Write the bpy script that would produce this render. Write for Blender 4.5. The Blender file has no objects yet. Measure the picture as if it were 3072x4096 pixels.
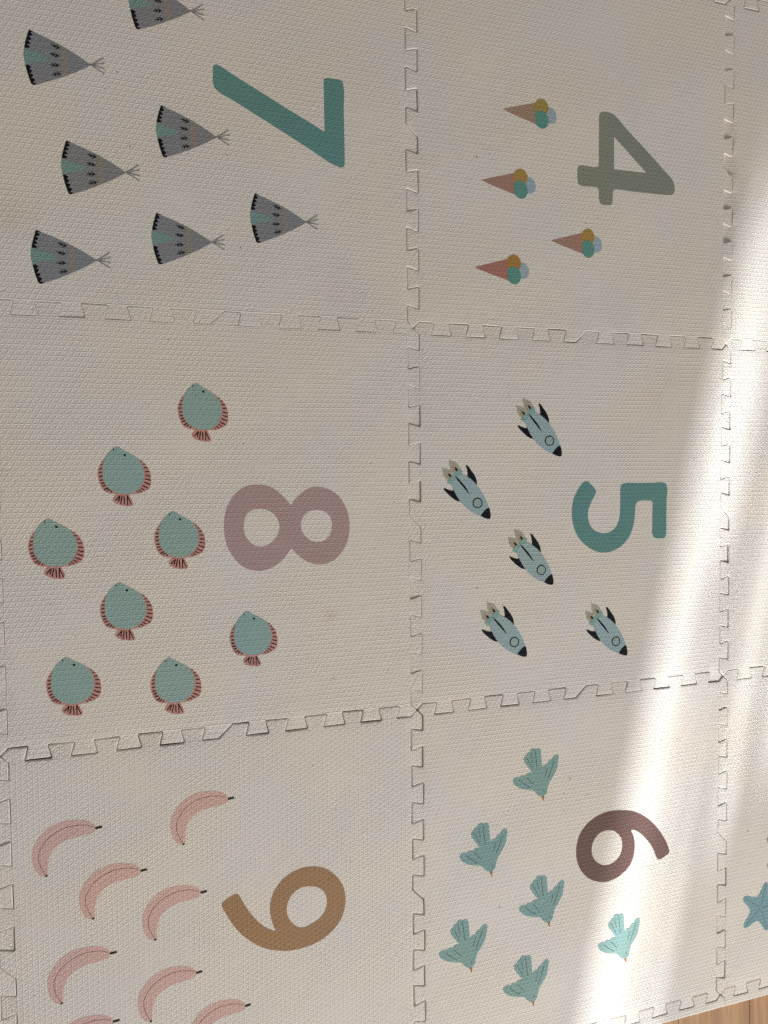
import bpy, bmesh, math, random
import numpy as np
from mathutils import Vector, Matrix, Euler
from mathutils.geometry import delaunay_2d_cdt

scene = bpy.context.scene
col = scene.collection
R = math.radians

# ------------------------------------------------------------------ camera
# world: X to the right of the picture, Y up the picture, mat surface at z = 0, one mat tile = 0.6 m
cam_data = bpy.data.cameras.new('camera')
cam_data.sensor_fit = 'HORIZONTAL'
cam_data.sensor_width = 36.0
cam_data.lens = 36.0 * 3200.29 / 3072.0
cam_data.clip_start = 0.05
cam_data.clip_end = 60.0
cam = bpy.data.objects.new('camera', cam_data)
col.objects.link(cam)
_r = Matrix(((0.9468, -0.0107, 0.3216), (0.0253, 0.9988, -0.0414), (-0.3208, 0.0473, 0.9460)))
_m = _r.transposed().to_4x4()
_m.translation = Vector((-0.44822, -0.22587, 1.16969))
_q = _m.to_quaternion(); _q.normalize()
_m = _q.to_matrix().to_4x4(); _m.translation = Vector((-0.44822, -0.22587, 1.16969))
cam.matrix_world = _m
scene.camera = cam

# ------------------------------------------------------------------ light
world = bpy.data.worlds.new('World')
scene.world = world
world.use_nodes = True
bg = world.node_tree.nodes['Background']
bg.inputs['Color'].default_value = (1.0, 0.95, 0.88, 1)      # light bounced about a pale room
bg.inputs['Strength'].default_value = 0.24

def area(name, loc, target, sx, sy, power, colour, spread=180.0):
    d = bpy.data.lights.new(name, 'AREA')
    d.shape = 'RECTANGLE'; d.size = sx; d.size_y = sy
    d.energy = power; d.color = colour; d.spread = R(spread)
    o = bpy.data.objects.new(name, d); col.objects.link(o)
    o.location = loc
    o.rotation_euler = (Vector(target) - Vector(loc)).to_track_quat('-Z', 'Y').to_euler()
    return o

# soft light of the window the sun comes through, low beyond the foot of the picture
area('window_light', (2.5, -5.3, 2.15), (0.1, -0.3, 0.0), 2.6, 1.6, 352.0, (1.0, 0.985, 0.96))

# sunlight let in past the curtain: long narrow pools of hard light from a far, small source,
# running 13 degrees off the mat's own axis
SUN_AZ, SUN_EL, SUN_D = math.atan(0.225), R(30), 8.0
sd = Vector((math.sin(SUN_AZ) * math.cos(SUN_EL), math.cos(SUN_AZ) * math.cos(SUN_EL), -math.sin(SUN_EL)))
def sunpool(u, v, half_w, half_l, power, blend=0.7, turn=0.0):
    """u, v: centre across and along the sun's course; half_w: half width at half brightness"""
    c, s = math.cos(SUN_AZ), math.sin(SUN_AZ)
    p = Vector((u * c + v * s, -u * s + v * c, 0))
    d = bpy.data.lights.new('sunlight', 'SPOT')
    d.energy = power; d.color = (0.955, 1.0, 1.05); d.shadow_soft_size = 0.04
    hl = half_l * math.sin(SUN_EL)
    d.spot_size = 2 * math.atan(hl / SUN_D); d.spot_blend = blend
    o = bpy.data.objects.new('sunlight', d); col.objects.link(o)
    o.location = p - sd * SUN_D
    z = -sd; x = Vector((c, -s, 0)); y = z.cross(x)
    o.rotation_euler = (Matrix((x, y, z)).transposed() @ Matrix.Rotation(turn, 3, 'Z')).to_euler()
    o.scale = (half_w / (1 - blend / 2) / hl, 1, 1)
K = 5300.0
sunpool(0.604, -1.14, 0.038, 1.50, 1.02 * K, 0.34)
sunpool(0.690, -0.90, 0.015, 1.36, 0.66 * K, 0.42)
sunpool(0.648, 0.10, 0.026, 0.44, 0.70 * K, 0.55)
sunpool(0.770, -0.10, 0.026, 0.86, 0.68 * K, 0.45)
sunpool(0.858, 0.05, 0.034, 0.84, 0.70 * K, 0.45)

scene.view_settings.view_transform = 'Standard'
scene.view_settings.look = 'None'
scene.view_settings.exposure = 0.0
scene.view_settings.gamma = 1.0
scene.view_settings.use_curve_mapping = False
scene.render.engine = 'CYCLES'
scene.cycles.use_denoising = False          # keeps the fine stamped relief
scene.cycles.use_adaptive_sampling = False
scene.cycles.sample_clamp_indirect = 4.0

NUM = {'7': [[(3.7,53.3),(7.29,53.84),(11.45,52.33),(29.34,43.11),(65.75,25.81),(102.95,7.63),(141.01,-10.09),(161.91,-20.21),(161.75,13.02),(161.64,50.13),(161.69,53.84),(163.04,56.51),(166.06,57.81),(175.88,58.37),(187.07,58.12),(190.1,57.31),(191.37,53.14),(191.81,17.03),(192.23,-20.45),(192.38,-58.08),(192.32,-63.12),(190.66,-67.7),(186.65,-69.15),(180.7,-67.93),(140.42,-48.49),(102.34,-29.09),(65.09,-10.72),(28.65,7.24),(6.56,17.86),(3.04,20.92),(1.11,25.97),(0.78,38.93),(1.07,47.24),(1.87,51.49)]],'4': [[(40.59,71.93),(49.4,72.57),(56.97,71.77),(62.68,69.55),(68.41,65.52),(82.51,53.49),(103.19,37.33),(124.1,21.54),(145.24,5.02),(163.94,-10.33),(177.41,-20.91),(182.84,-27.47),(184.92,-34.95),(184.98,-42.65),(182.99,-47.25),(178.97,-50.07),(172.26,-50.74),(148.26,-51.62),(121.89,-52.09),(95.85,-52.24),(77.81,-51.92),(67.57,-51.89),(63.74,-52.6),(61.2,-54.68),(60.2,-59.59),(59.72,-69.27),(58.47,-75.81),(55.55,-78.77),(49.85,-79.53),(39.73,-79.76),(35.95,-77.99),(33.67,-72.89),(33.02,-62.33),(32.37,-56.02),(31.49,-53.77),(28.98,-52.97),(14.61,-52.75),(0.96,-52.9),(-3.98,-52.15),(-7.06,-49),(-7.93,-42.26),(-8.19,-31.79),(-7.46,-23.84),(-5.86,-21.24),(-2.78,-20.17),(13.31,-19.74),(28.28,-19.35),(31.41,-18.16),(32.28,-14.67),(32.61,4.41),(32.68,25.56),(32.89,46.68),(32.85,62.49),(33.71,67.34),(36.21,70.3)],[(62.17,33.92),(82.66,17.72),(104.67,-0.12),(126.94,-18.17),(95.69,-18.87),(62.35,-19.31)]],'5': [[(9.86,58.26),(13.56,57.36),(17.9,53.34),(24.12,47.9),(27.24,44.09),(28.12,40.32),(26.63,35.52),(22.29,29.16),(17.96,20.67),(14.26,12.18),(12.66,2.57),(13.42,-6.04),(16.16,-14.17),(21.14,-21.32),(28.63,-26.95),(37.4,-29.94),(46.2,-30.57),(55.03,-29.45),(62.62,-25.9),(68.95,-20.12),(73.38,-12.09),(75.51,-3.44),(76.49,7.42),(76.93,24.81),(76.86,44.37),(77.6,49.24),(80.14,52.46),(85.25,53.8),(110.98,53.99),(143.58,53.99),(166.03,53.79),(170.03,52.63),(172.04,49.5),(172.24,22.85),(172.08,-10.53),(171.72,-35.04),(170.69,-40.58),(167.38,-43.03),(158.74,-43.5),(150.78,-42.99),(146.15,-40.83),(143.48,-36.3),(142.99,-20.77),(142.98,1.35),(143.17,14.61),(142.74,20.14),(140.49,22.62),(134.58,23.18),(118.92,23.29),(113.73,22.41),(109.86,19.2),(107.94,14.31),(107.34,4.47),(106.49,-6.48),(105.11,-15.21),(102.31,-25),(97.2,-35.8),(89.51,-45.39),(80.56,-53.26),(69.09,-59.36),(57.67,-62.93),(46.29,-63.87),(34.97,-62.64),(22.46,-58.56),(10.02,-51.06),(-1.11,-41.5),(-9.73,-29.95),(-15.24,-16.96),(-18.06,-3.02),(-18.56,7.64),(-17.1,21.44),(-13.44,33.06),(-7.34,43.59),(-0.6,52.54),(4.31,57.06)]],'6': [[(83.65,81.77),(96.1,79.39),(108.63,75.37),(121.25,69.16),(133.96,60.72),(146.76,49.5),(158.38,36.75),(168.78,22.48),(176.64,9.1),(181.27,-2.7),(182.61,-8.45),(181.34,-11.56),(176.81,-14.12),(167.77,-18.13),(161.33,-19.59),(158.1,-18.72),(155.51,-15.53),(150.95,-5.42),(144.47,7.71),(135.47,19.56),(123.98,31.76),(112.58,40.07),(106.28,43.23),(103.14,43.93),(102.52,41.64),(105.06,35.83),(108.24,26.64),(109.55,16.65),(109.22,6.92),(107.14,-4.7),(102.79,-14.85),(95.31,-24.44),(85.35,-31.41),(72.95,-37.36),(59.37,-40.37),(45.87,-40.66),(32.44,-37.2),(19.09,-31.09),(8.22,-22.24),(-0.19,-11.74),(-6.17,0.44),(-9.16,12.6),(-9.77,23.28),(-8.59,35.78),(-5.02,46.83),(0.93,57.53),(9.3,66.28),(20.1,73.65),(32.18,79.26),(45.53,82.59),(57.75,83.98),(70.04,83.45)],[(56.63,50.11),(65.24,47.69),(72.66,42.55),(78.87,35.64),(82.63,27.49),(83.53,18.7),(82.08,9.21),(77.77,0.2),(70.36,-6.12),(60.51,-10.38),(50.68,-11.07),(40.89,-8.65),(32.36,-2.91),(25.67,4.63),(22.03,13.77),(21.16,23.5),(22.84,31.75),(27.42,39.54),(34.68,46.38),(44.4,50.2)]],'8': [[(53.14,60.67),(63.91,59.56),(74.69,55.8),(84.27,49.04),(92.67,41.06),(102.52,29.13),(108.56,37.72),(116.09,44.85),(126.12,51.96),(137.4,55.68),(147.43,55.53),(158.75,52.9),(168.82,47.57),(177.64,40.02),(185.18,28.74),(190.15,16.24),(192.79,1.27),(192.34,-13.63),(189.59,-25.97),(184.27,-38.21),(176.43,-47.82),(167.36,-55.49),(155.84,-59.92),(144.43,-61.24),(133.15,-58.87),(123.22,-54.13),(113.38,-46.97),(102.2,-35.17),(96.17,-42.58),(88.67,-51.36),(80,-58.24),(68.96,-63.76),(56.84,-66.43),(46.06,-65.3),(34.2,-61.49),(23.68,-53.82),(15.63,-43.34),(8.82,-31.18),(4.99,-18.01),(3.53,-3.77),(4.02,9.2),(7,24.46),(12.49,36.14),(19.72,46.62),(29.29,54.74),(40.03,59.55)],[(56.09,25.17),(64.48,24.01),(72.85,19.84),(80,12.43),(84.1,3.27),(84.83,-4),(82.61,-12.38),(77,-20.63),(68.39,-27.54),(59.89,-30.46),(51.49,-29.89),(43.21,-25.38),(36.21,-17.36),(32.59,-8.29),(31.82,1.26),(33.16,9.55),(36.87,17.78),(44.11,23.55),(50.1,24.95)],[(141.9,21.51),(149.43,20.35),(156.95,16.47),(162.56,9.55),(164.98,0.86),(164.85,-7.78),(162.19,-16.33),(156.38,-22.9),(148.74,-26.57),(141.17,-26.9),(133.67,-25.15),(126.25,-19.98),(120.14,-12.44),(117.42,-3.81),(117.68,4.7),(121.14,11.91),(127.46,18.08),(134.37,20.96)]],'9': [[(125.71,76.5),(136.96,73.95),(147,69.72),(157.04,62.32),(165.83,52.59),(172.73,41.88),(177.06,29.69),(178.55,15.45),(176.94,1.76),(173.3,-10.26),(166.08,-21.58),(155.7,-31.59),(144.14,-39.41),(130.14,-44.79),(115.03,-48),(98.83,-48.68),(82.8,-47.36),(68.17,-43.34),(52.5,-37.01),(38.21,-27.92),(25.27,-16.7),(13.64,-3.98),(3.33,11.45),(-4.59,26.33),(-10.17,38.88),(-10.81,42.02),(-9.46,45.39),(-6.5,47.5),(6.51,53.94),(10.64,54.76),(13.79,52.97),(16.42,48.48),(22.69,35.75),(31.92,20.56),(42.43,6.28),(53.08,-4.42),(61.45,-10.02),(69.05,-13.51),(65.2,-4.33),(61.78,8.69),(60.43,21.28),(61.61,33.38),(64.82,43.88),(70.45,53.33),(77.29,61.36),(85.96,67.86),(97.11,73.34),(110.77,76.82)],[(122.74,46.04),(132.73,42.99),(141.46,36.77),(147.02,27.58),(148.77,17.17),(146.7,6.2),(140.87,-2.77),(133.21,-8.86),(123.08,-13.17),(113.03,-15.97),(104.35,-14.26),(97,-9.07),(89.75,0.81),(86.24,11.43),(86.14,20.14),(88.37,28.41),(93.43,36.78),(101.56,43.38),(111.53,46.56)]]}
SHAPE = {'tent': [('body','tent_grey','poly',[[(-75.82,34.12),(-69.36,31.87),(-59.1,28.57),(-46.72,23.92),(-39.8,21.11),(-28.69,16.07),(-18.22,10.7),(-9.1,5.48),(0,0),(-7.89,-5.01),(-18.68,-11.62),(-30.83,-18.01),(-43.59,-24.44),(-57.65,-30.64),(-68.12,-34.79),(-72.63,-36.07),(-74.47,-35.38),(-76.29,-31.05),(-78.85,-23),(-81.33,-12.17),(-82.85,-4.03),(-83.24,2.86),(-82.18,10.28),(-80.64,17.75),(-78.4,26.02)]]),('door_flap','tent_teal','poly',[[(-82.12,9.94),(-73.34,7.58),(-58.27,3.91),(-50.72,-0.04),(-62.62,-5.01),(-70.92,-6.38),(-81.38,-11.48),(-82.85,-4.03),(-83.24,2.86)]]),('tan_band','tent_tan','poly',[[(-37.04,19.64),(-28.69,15.93),(-29.4,-17.14),(-37.22,-21.3)]]),('zigzag_hem','ink','polys',[[(-75.82,34.12),(-69.36,31.87),(-75.2,31.3),(-72.83,29.88),(-71.51,27.62),(-74.28,26.42),(-77.03,25.99),(-74.34,24.13),(-73.22,22.05),(-75.43,21.21),(-78.52,20.8),(-75.83,18.73),(-74.51,16.33),(-76.92,15.81),(-79.19,15.31),(-76.3,13.11),(-75.11,11.18),(-78.76,10.51),(-82.18,10.28),(-80.64,17.75),(-78.4,26.02)],[(-81.46,-11.63),(-77.89,-11.41),(-74.51,-13.29),(-76.28,-15.73),(-78.36,-16.82),(-75.28,-16.86),(-73.45,-18.04),(-75.37,-20.84),(-77.81,-22.53),(-73.69,-22.53),(-71.87,-23.91),(-73.98,-26.26),(-76.07,-27.55),(-72.09,-27.78),(-70.2,-29.44),(-71.84,-31.93),(-73.94,-33.43),(-70.85,-33.56),(-68.12,-34.79),(-72.63,-36.07),(-74.47,-35.38),(-76.29,-31.05),(-78.85,-23)]]),('arrow_mark','ink','lines',[([(-49.05,19.07),(-39.21,16.27)],0.93),([(-45.75,20.19),(-43.24,17.37),(-46.89,16.2)],0.93),([(-41.94,19.29),(-38.86,16.18),(-43.57,14.73)],0.93),([(-50.91,7.29),(-40.48,5.79)],0.93),([(-47.75,8.74),(-45.15,6.26),(-48.53,4.57)],0.93),([(-43.93,8.17),(-40.48,5.79),(-45.21,3.59)],0.93),([(-51.24,-7.67),(-40.75,-6.39)],0.93),([(-48.74,-4.98),(-45.66,-7.13),(-47.94,-9.37)],0.93),([(-45.38,-4.29),(-40.75,-6.39),(-44.44,-9.09)],0.93),([(-48.93,-19.59),(-38.88,-17.21)],0.93),([(-46.91,-16.4),(-43.81,-18.28),(-45.75,-20.83)],0.93),([(-43.74,-15.46),(-38.88,-17.21),(-41.96,-20.03)],0.93)]),('pole_ends','tent_pole','lines',[([(-0.65,-0.36),(16.11,11.46)],1.08),([(0.43,0.12),(17.29,4.97)],1),([(0.43,0.05),(17.14,-2.33)],1.08),([(-0.64,0.21),(16.57,-9.19)],1.08)])],'ice_cream': [('body','cone','poly',[[(0,0),(16.5,4.97),(39.22,11.52),(59.11,17.34),(62.16,0.96),(59.04,-16.65),(39.16,-11.35),(16.47,-5.45)]]),('blue_scoop','scoop_blue','poly',[[(82.67,12.7),(86.17,13.37),(90.85,11.78),(94.75,8.27),(96.94,3.52),(97.49,-1.79),(96.31,-6.65),(92.79,-10.46),(87.71,-12.46),(82.41,-12.8),(77.6,-7.05),(77.61,2.99)]]),('mustard_scoop','scoop_mustard','poly',[[(58.73,16.82),(60.65,20.07),(64.51,23.26),(68.75,24.84),(73.77,24.53),(78.03,22.11),(81.12,18.18),(82.91,13.74),(82.43,8.32),(78.78,2.48),(68.32,-1.57),(59.08,1.89),(57.17,4.96),(57.18,11.62)]]),('teal_scoop','scoop_teal','poly',[[(58.31,-0.21),(60.24,2.71),(65.24,5.37),(69.88,6.18),(73.74,5.16),(77.61,2.66),(80.71,-1.29),(82.65,-6.4),(82.41,-11.79),(80.7,-16.7),(77.2,-20.5),(72.15,-22.14),(66.74,-21.48),(62.12,-19.06),(59.43,-16.06),(58.67,-9.49)]])],'fish': [('fins','fin_pink','poly',[[(-25.86,-3.65),(-28.93,-7.28),(-32.02,-11.92),(-34.1,-16.03),(-35.44,-20.63),(-36.05,-25.73),(-35.67,-30.81),(-34.55,-36.4),(-32.92,-41.47),(-30.54,-46.55),(-27.38,-50.1),(-23.92,-52.11),(-18.93,-53.35),(-11.9,-54.07),(-3.81,-53.49),(4.29,-54.72),(10.92,-54.51),(19.13,-53.31),(25.86,-50.92),(30.56,-47.77),(33.23,-43.32),(34.36,-38.64),(34.56,-33.44),(34.06,-27.73),(32.62,-22.05),(30.14,-16.91),(27.14,-12.83),(23.1,-9.03),(19.07,-5.75),(15.03,-3.26),(-7.78,-2.22)]]),('tail','fin_pink','poly',[[(-11.38,-53.29),(-14.48,-56.65),(-16.56,-59.74),(-17.12,-62.31),(-16.16,-64.62),(-13.19,-66.91),(-8.19,-69.21),(-1.64,-70.73),(3.94,-71.23),(7.52,-70.97),(9.08,-69.41),(9.39,-66.82),(8.19,-63.21),(6.23,-59.09),(4.07,-53.17)]]),('body','fish_teal','poly',[[(-10.25,11.52),(-13.05,9.92),(-15.61,7.81),(-20.71,3.35),(-23.28,-0.02),(-25.6,-3.38),(-27.43,-7.24),(-28.79,-12.36),(-29.55,-17.47),(-29.78,-23.08),(-29.64,-28.17),(-28.99,-32.75),(-27.6,-37.33),(-25.19,-41.39),(-22.27,-45.19),(-18.33,-48.73),(-13.86,-51.26),(-8.85,-53.01),(-2.8,-54),(3.29,-53.69),(8.4,-52.88),(12.52,-51.03),(16.68,-47.64),(20.36,-43.46),(23.02,-38.77),(24.66,-33.57),(25.38,-28.38),(25.13,-23.21),(24.2,-18.05),(22,-12.92),(19.03,-7.82),(15.04,-3.01),(9.5,0.47),(5.49,2.95),(0.47,5.65),(-4.51,8.86),(-7.5,10.83)]]),('eye','ink','poly',[[(1.82,0.04),(1.67,-0.55),(1.27,-1.06),(0.67,-1.41),(-0.03,-1.54),(-0.73,-1.44),(-1.31,-1.12),(-1.7,-0.63),(-1.82,-0.04),(-1.67,0.55),(-1.27,1.06),(-0.67,1.41),(0.03,1.54),(0.73,1.44),(1.31,1.12),(1.7,0.63)]]),('mouth','ink','lines',[([(-14.45,8.1),(-14.13,6.32)],1.22)]),('fin_strokes','ink','lines',[([(-29.72,-9.33),(-28.47,-8.89)],0.61),([(-31.81,-13.69),(-29.46,-13.14)],0.82),([(-33.43,-19.32),(-30.28,-18.6)],1.12),([(-33.94,-24.42),(-30.68,-23.5)],1.22),([(-33.41,-29.76),(-30.3,-28.95)],1.33),([(-32.92,-34.85),(-29.52,-34.29)],1.33),([(-31.73,-39.16),(-28.11,-38.1)],1.33),([(-29.97,-42.97),(-26.2,-41.91)],1.33),([(-27.57,-47.64),(-23.52,-45.46)],1.33),([(-23.76,-49.45),(-21.06,-47.58)],1.22),([(-19.49,-51.31),(-18.26,-49.91)],1.12),([(21.15,-9.22),(23.21,-8.77)],0.82),([(23.94,-13.4),(26.72,-13.09)],0.92),([(25.59,-18.03),(29.86,-17.95)],1.02),([(27.03,-23.44),(32.18,-23.35)],1.12),([(27.43,-28.97),(33.08,-29.82)],1.12),([(26.97,-33.8),(33.8,-35.53)],1.12),([(25.34,-38.22),(33.01,-41.4)],1.22),([(22.93,-43.17),(30.07,-46.47)],1.22),([(20.4,-46.41),(24.97,-49.22)],1.12),([(17.78,-49.28),(20.71,-51.33)],1.22),([(15.07,-51.43),(16.48,-52.55)],1.12),([(-13.51,-63.06),(-7.93,-56.86)],1.22),([(-7.83,-57.12),(-9.5,-64.33)],1.22),([(-4.74,-57.1),(-6.83,-67.4)],1.22),([(-2.13,-57.85),(-1.78,-68)],1.22),([(2.11,-56.79),(2.25,-69.43)],1.22),([(2.31,-56.79),(7.06,-68.28)],1.22)])],'rocket': [('flame','flame_grey','polys',[[(-49.52,69.84),(-44.56,68.01),(-39.91,66.63),(-35.92,64.35),(-32.59,60.88),(-30.59,56.19),(-33.28,52.02),(-39.96,47.2),(-45.27,49.47),(-47.25,54.73),(-48.56,60),(-49.34,64.68)],[(-61.45,57.43),(-57.17,56.33),(-52.54,55.53),(-48.57,54.12),(-45.93,52.11),(-43.28,47.15),(-46.62,41.81),(-51.27,38.1),(-55.23,39.93),(-57.87,42.83),(-59.5,47.5),(-60.47,52.76)]]),('flame_core','flame_tan','polys',[[(-41.25,62.19),(-37.27,57.26),(-34.61,52.59),(-40.62,49.55),(-43.93,54.2),(-43.58,58.91)],[(-52.56,51.42),(-48.59,47.07),(-46.62,42.39),(-50.94,39.1),(-54.56,44.63),(-54.88,48.45)]]),('fin','navy','polys',[[(-19.86,60.81),(-18.52,61.13),(-15.83,59.11),(-11.12,52.97),(-6.39,47.1),(-3.01,41.21),(-0.98,35.28),(-0.65,29.03),(-6.41,34.62),(-13.16,40.18),(-18.21,43.38),(-17.2,45.17),(-17.33,48.13),(-18.53,55.21),(-20,59.63)],[(-58.91,24.32),(-57.59,24.92),(-53.96,23.49),(-47.34,21.19),(-43.35,20.63),(-41.02,21.54),(-38.7,17.13),(-35.37,11.83),(-31.7,6.53),(-28.83,2.87),(-34.72,3.85),(-40.72,6.78),(-46.7,11.18),(-52.66,16.44),(-57.27,21.11)]]),('nozzle','nozzle_teal','poly',[[(-45.65,30.63),(-49.96,31.76),(-51.95,32.92),(-52.6,35.26),(-51.27,37.63),(-46.62,41.81),(-41.29,46.59),(-35.95,51.39),(-30.93,55.3),(-28.59,54.75),(-27.25,53.3),(-26.93,49.76),(-25.79,47.41),(-25.26,45.05),(-33.31,37.85),(-41.33,30.68)]]),('body','rocket_blue','poly',[[(-26.6,47.1),(-20.56,44.23),(-14.51,40.46),(-7.76,35.2),(-0.31,28.14),(5.12,21.64),(10.58,13.31),(14.68,5.56),(17.41,-0.42),(19.81,-7.62),(13.98,-16.62),(5.43,-21.1),(-1.04,-18.69),(-9.86,-14.21),(-17.96,-8.56),(-25.35,-2.34),(-30.7,4.17),(-36.04,11.83),(-40.02,18.89),(-43.34,24.76),(-44.99,29.46),(-45.45,30.63),(-43.98,34.77),(-39.31,40.14),(-33.29,44.35)]]),('nose_cone','navy','poly',[[(20.16,-7.61),(15.35,-10.02),(10.56,-14.22),(7.14,-18.41),(5.43,-21.1),(11.24,-23.81),(16.72,-25.5),(20.84,-25.93),(22.56,-25.34),(23.45,-21.43),(22.56,-14.82),(21.19,-9.41)]]),('stripe','navy','poly',[[(-39.63,44.14),(-35.3,41.37),(-29.3,35.54),(-23.28,29.1),(-19.25,23.8),(-16.56,19.08),(-14.28,15.83),(-14.88,15.05),(-17.91,17.88),(-23.96,24.94),(-29.98,31.39),(-35.31,37.83)]]),('exhaust_hole','navy','polys',[[(-39.6,57.51),(-35.94,56.1),(-34.28,52.59),(-36.61,51.38),(-38.28,53.12)],[(-51.24,47.5),(-47.27,46.21),(-45.42,43.88),(-46.62,41.92),(-49.93,44.11)]]),('porthole','flame_green','poly',[[(7.15,0.02),(6.91,-1.8),(6.19,-3.51),(5.05,-4.97),(3.57,-6.09),(1.84,-6.8),(-0.01,-7.05),(-1.85,-6.81),(-3.57,-6.11),(-5.05,-4.99),(-6.18,-3.54),(-6.89,-1.84),(-7.13,-0.02),(-6.88,1.8),(-6.17,3.5),(-5.04,4.96),(-3.56,6.08),(-1.84,6.79),(0.01,7.04),(1.86,6.81),(3.58,6.12),(5.06,5),(6.2,3.55),(6.91,1.85)]]),('porthole_rim','navy','poly',[[(8.65,0.03),(8.44,-1.84),(7.79,-3.61),(6.76,-5.2),(5.39,-6.53),(3.74,-7.53),(1.92,-8.15),(-0.01,-8.36),(-1.93,-8.15),(-3.75,-7.54),(-5.39,-6.54),(-6.75,-5.22),(-7.77,-3.64),(-8.41,-1.88),(-8.62,-0.03),(-8.4,1.83),(-7.76,3.59),(-6.74,5.18),(-5.37,6.51),(-3.74,7.51),(-1.91,8.14),(0.01,8.35),(1.93,8.16),(3.76,7.55),(5.4,6.56),(6.77,5.24),(7.8,3.66),(8.44,1.89)],[(6.95,0.02),(6.77,-1.51),(6.26,-2.96),(5.43,-4.27),(4.33,-5.36),(3.01,-6.18),(1.54,-6.69),(-0.01,-6.87),(-1.55,-6.7),(-3.01,-6.19),(-4.33,-5.38),(-5.42,-4.29),(-6.24,-2.99),(-6.75,-1.55),(-6.92,-0.02),(-6.75,1.5),(-6.24,2.95),(-5.41,4.26),(-4.31,5.35),(-3,6.17),(-1.54,6.68),(0.01,6.86),(1.55,6.7),(3.02,6.2),(4.33,5.39),(5.43,4.3),(6.26,3),(6.77,1.55)]])],'banana': [('body','banana_pink','poly',[[(-4.69,3.49),(-8.5,7.62),(-14.91,11.64),(-22.63,14.16),(-30.99,15.42),(-40.61,15.69),(-48.94,14.86),(-57.28,12.3),(-65.63,8.01),(-72.71,2.5),(-78.56,-4.22),(-83.16,-11.81),(-85.87,-19.01),(-86.84,-26.49),(-86.62,-34.17),(-84.97,-42.1),(-82.65,-48.42),(-79.35,-53.87),(-75.67,-56.96),(-71.3,-58.43),(-68.45,-58.23),(-67.28,-54.94),(-67.19,-47.25),(-66.68,-40.34),(-65.24,-34.29),(-62.84,-27.7),(-58.87,-22.05),(-53.65,-17.3),(-47.18,-13.79),(-39.42,-11.18),(-30.37,-9.45),(-21.3,-8.78),(-14.12,-7.79),(-7.56,-6.34),(-4.22,-3.67),(-4.92,-0.37)]]),('rib_line','line_dark','lines',[([(-7.86,2.35),(-13.14,4.8),(-21.53,6.79),(-29.92,7.38),(-38.94,6.67),(-47.95,4.56),(-56.97,0.72),(-65.37,-5.28),(-71.23,-11.66),(-75.52,-18.62),(-78.01,-24.48),(-78.69,-30.63),(-77.95,-37.73),(-75.94,-44.35),(-72.98,-51.14),(-69.66,-56.62)],0.58)]),('stem','stem_black','lines',[([(-3.29,-0.34),(3.23,0.28)],3.29)]),('tip','stem_black','lines',[([(-70.02,-58.16),(-68.36,-57.41)],2.05)])],'bird': [('beak','beak_brown','poly',[[(-5.07,-8.95),(-4.12,-7.38),(-1.59,-7.17),(0.81,-7.51),(0.3,-13.7),(-0.34,-18.17),(-2.55,-13.87)]]),('body','bird_teal','poly',[[(-37.8,58.17),(-37.17,62.02),(-34.68,64.51),(-32.82,65.12),(-32.19,67.01),(-29.69,69.51),(-26.58,70.54),(-25.63,72.95),(-22.82,74.86),(-19.07,75.53),(-15.63,73.7),(-12.18,74.24),(-9.04,73.85),(-6.52,72.02),(-5.58,69.36),(-5.28,63.67),(-4.66,56.23),(-3.72,48.19),(-3.1,39.61),(-2.15,41.75),(0.38,44.26),(3.54,45.27),(6.71,44.58),(7.03,46.81),(8.62,49.45),(11.8,51.6),(14.66,52.09),(15.93,54.77),(18.8,57.26),(21.99,58.85),(25.83,59.12),(28.07,57.24),(28.26,52.08),(27.1,45.38),(25.82,38.7),(23.9,32.67),(21.34,27.87),(18.14,23.16),(14.95,18.45),(11.12,14.41),(9.21,10.11),(8.25,6.26),(6.66,2.49),(6.34,-2.02),(4.75,-5.22),(1.57,-7.62),(-2.86,-8.7),(-7.91,-7.87),(-11.06,-5.83),(-14.2,-2.55),(-17.34,1.29),(-21.1,3.79),(-26.73,5.14),(-34.21,6.92),(-42.28,9.56),(-49.08,13.32),(-54.62,17.73),(-57.99,22.67),(-58.41,25.53),(-56.43,28.63),(-51.5,30.49),(-47.79,29.99),(-45.01,29.22),(-42.84,31.29),(-39.12,31.92),(-34.77,31.23),(-33.52,30.9),(-31.65,33.75),(-27.9,35.22),(-23.53,34.65),(-22.91,35.97),(-25.4,38.56),(-28.51,42.91),(-32.86,48.54),(-36.57,54.08)]]),('eye','ink','poly',[[(1.2,-0.17),(1.04,-0.69),(0.6,-1.02),(-0,-1.08),(-0.6,-0.85),(-1.04,-0.39),(-1.2,0.17),(-1.04,0.69),(-0.6,1.02),(0,1.08),(0.6,0.85),(1.04,0.4)]]),('feather_lines','feather_line','lines',[([(-31.89,60.23),(-21.95,42.06)],0.48),([(-24.4,67.17),(-21,51.53)],0.48),([(-16.57,72.12),(-14.1,52.91),(-12.55,39.14)],0.54),([(6.7,38.9),(2.88,25.19)],0.48),([(19.44,49.78),(13.69,34.57),(7.95,20.53)],0.48),([(-31.98,27.59),(-19.51,14.04)],0.54),([(-46.26,24.73),(-36.67,16.39),(-26.72,9.66)],0.54)])]}
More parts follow.
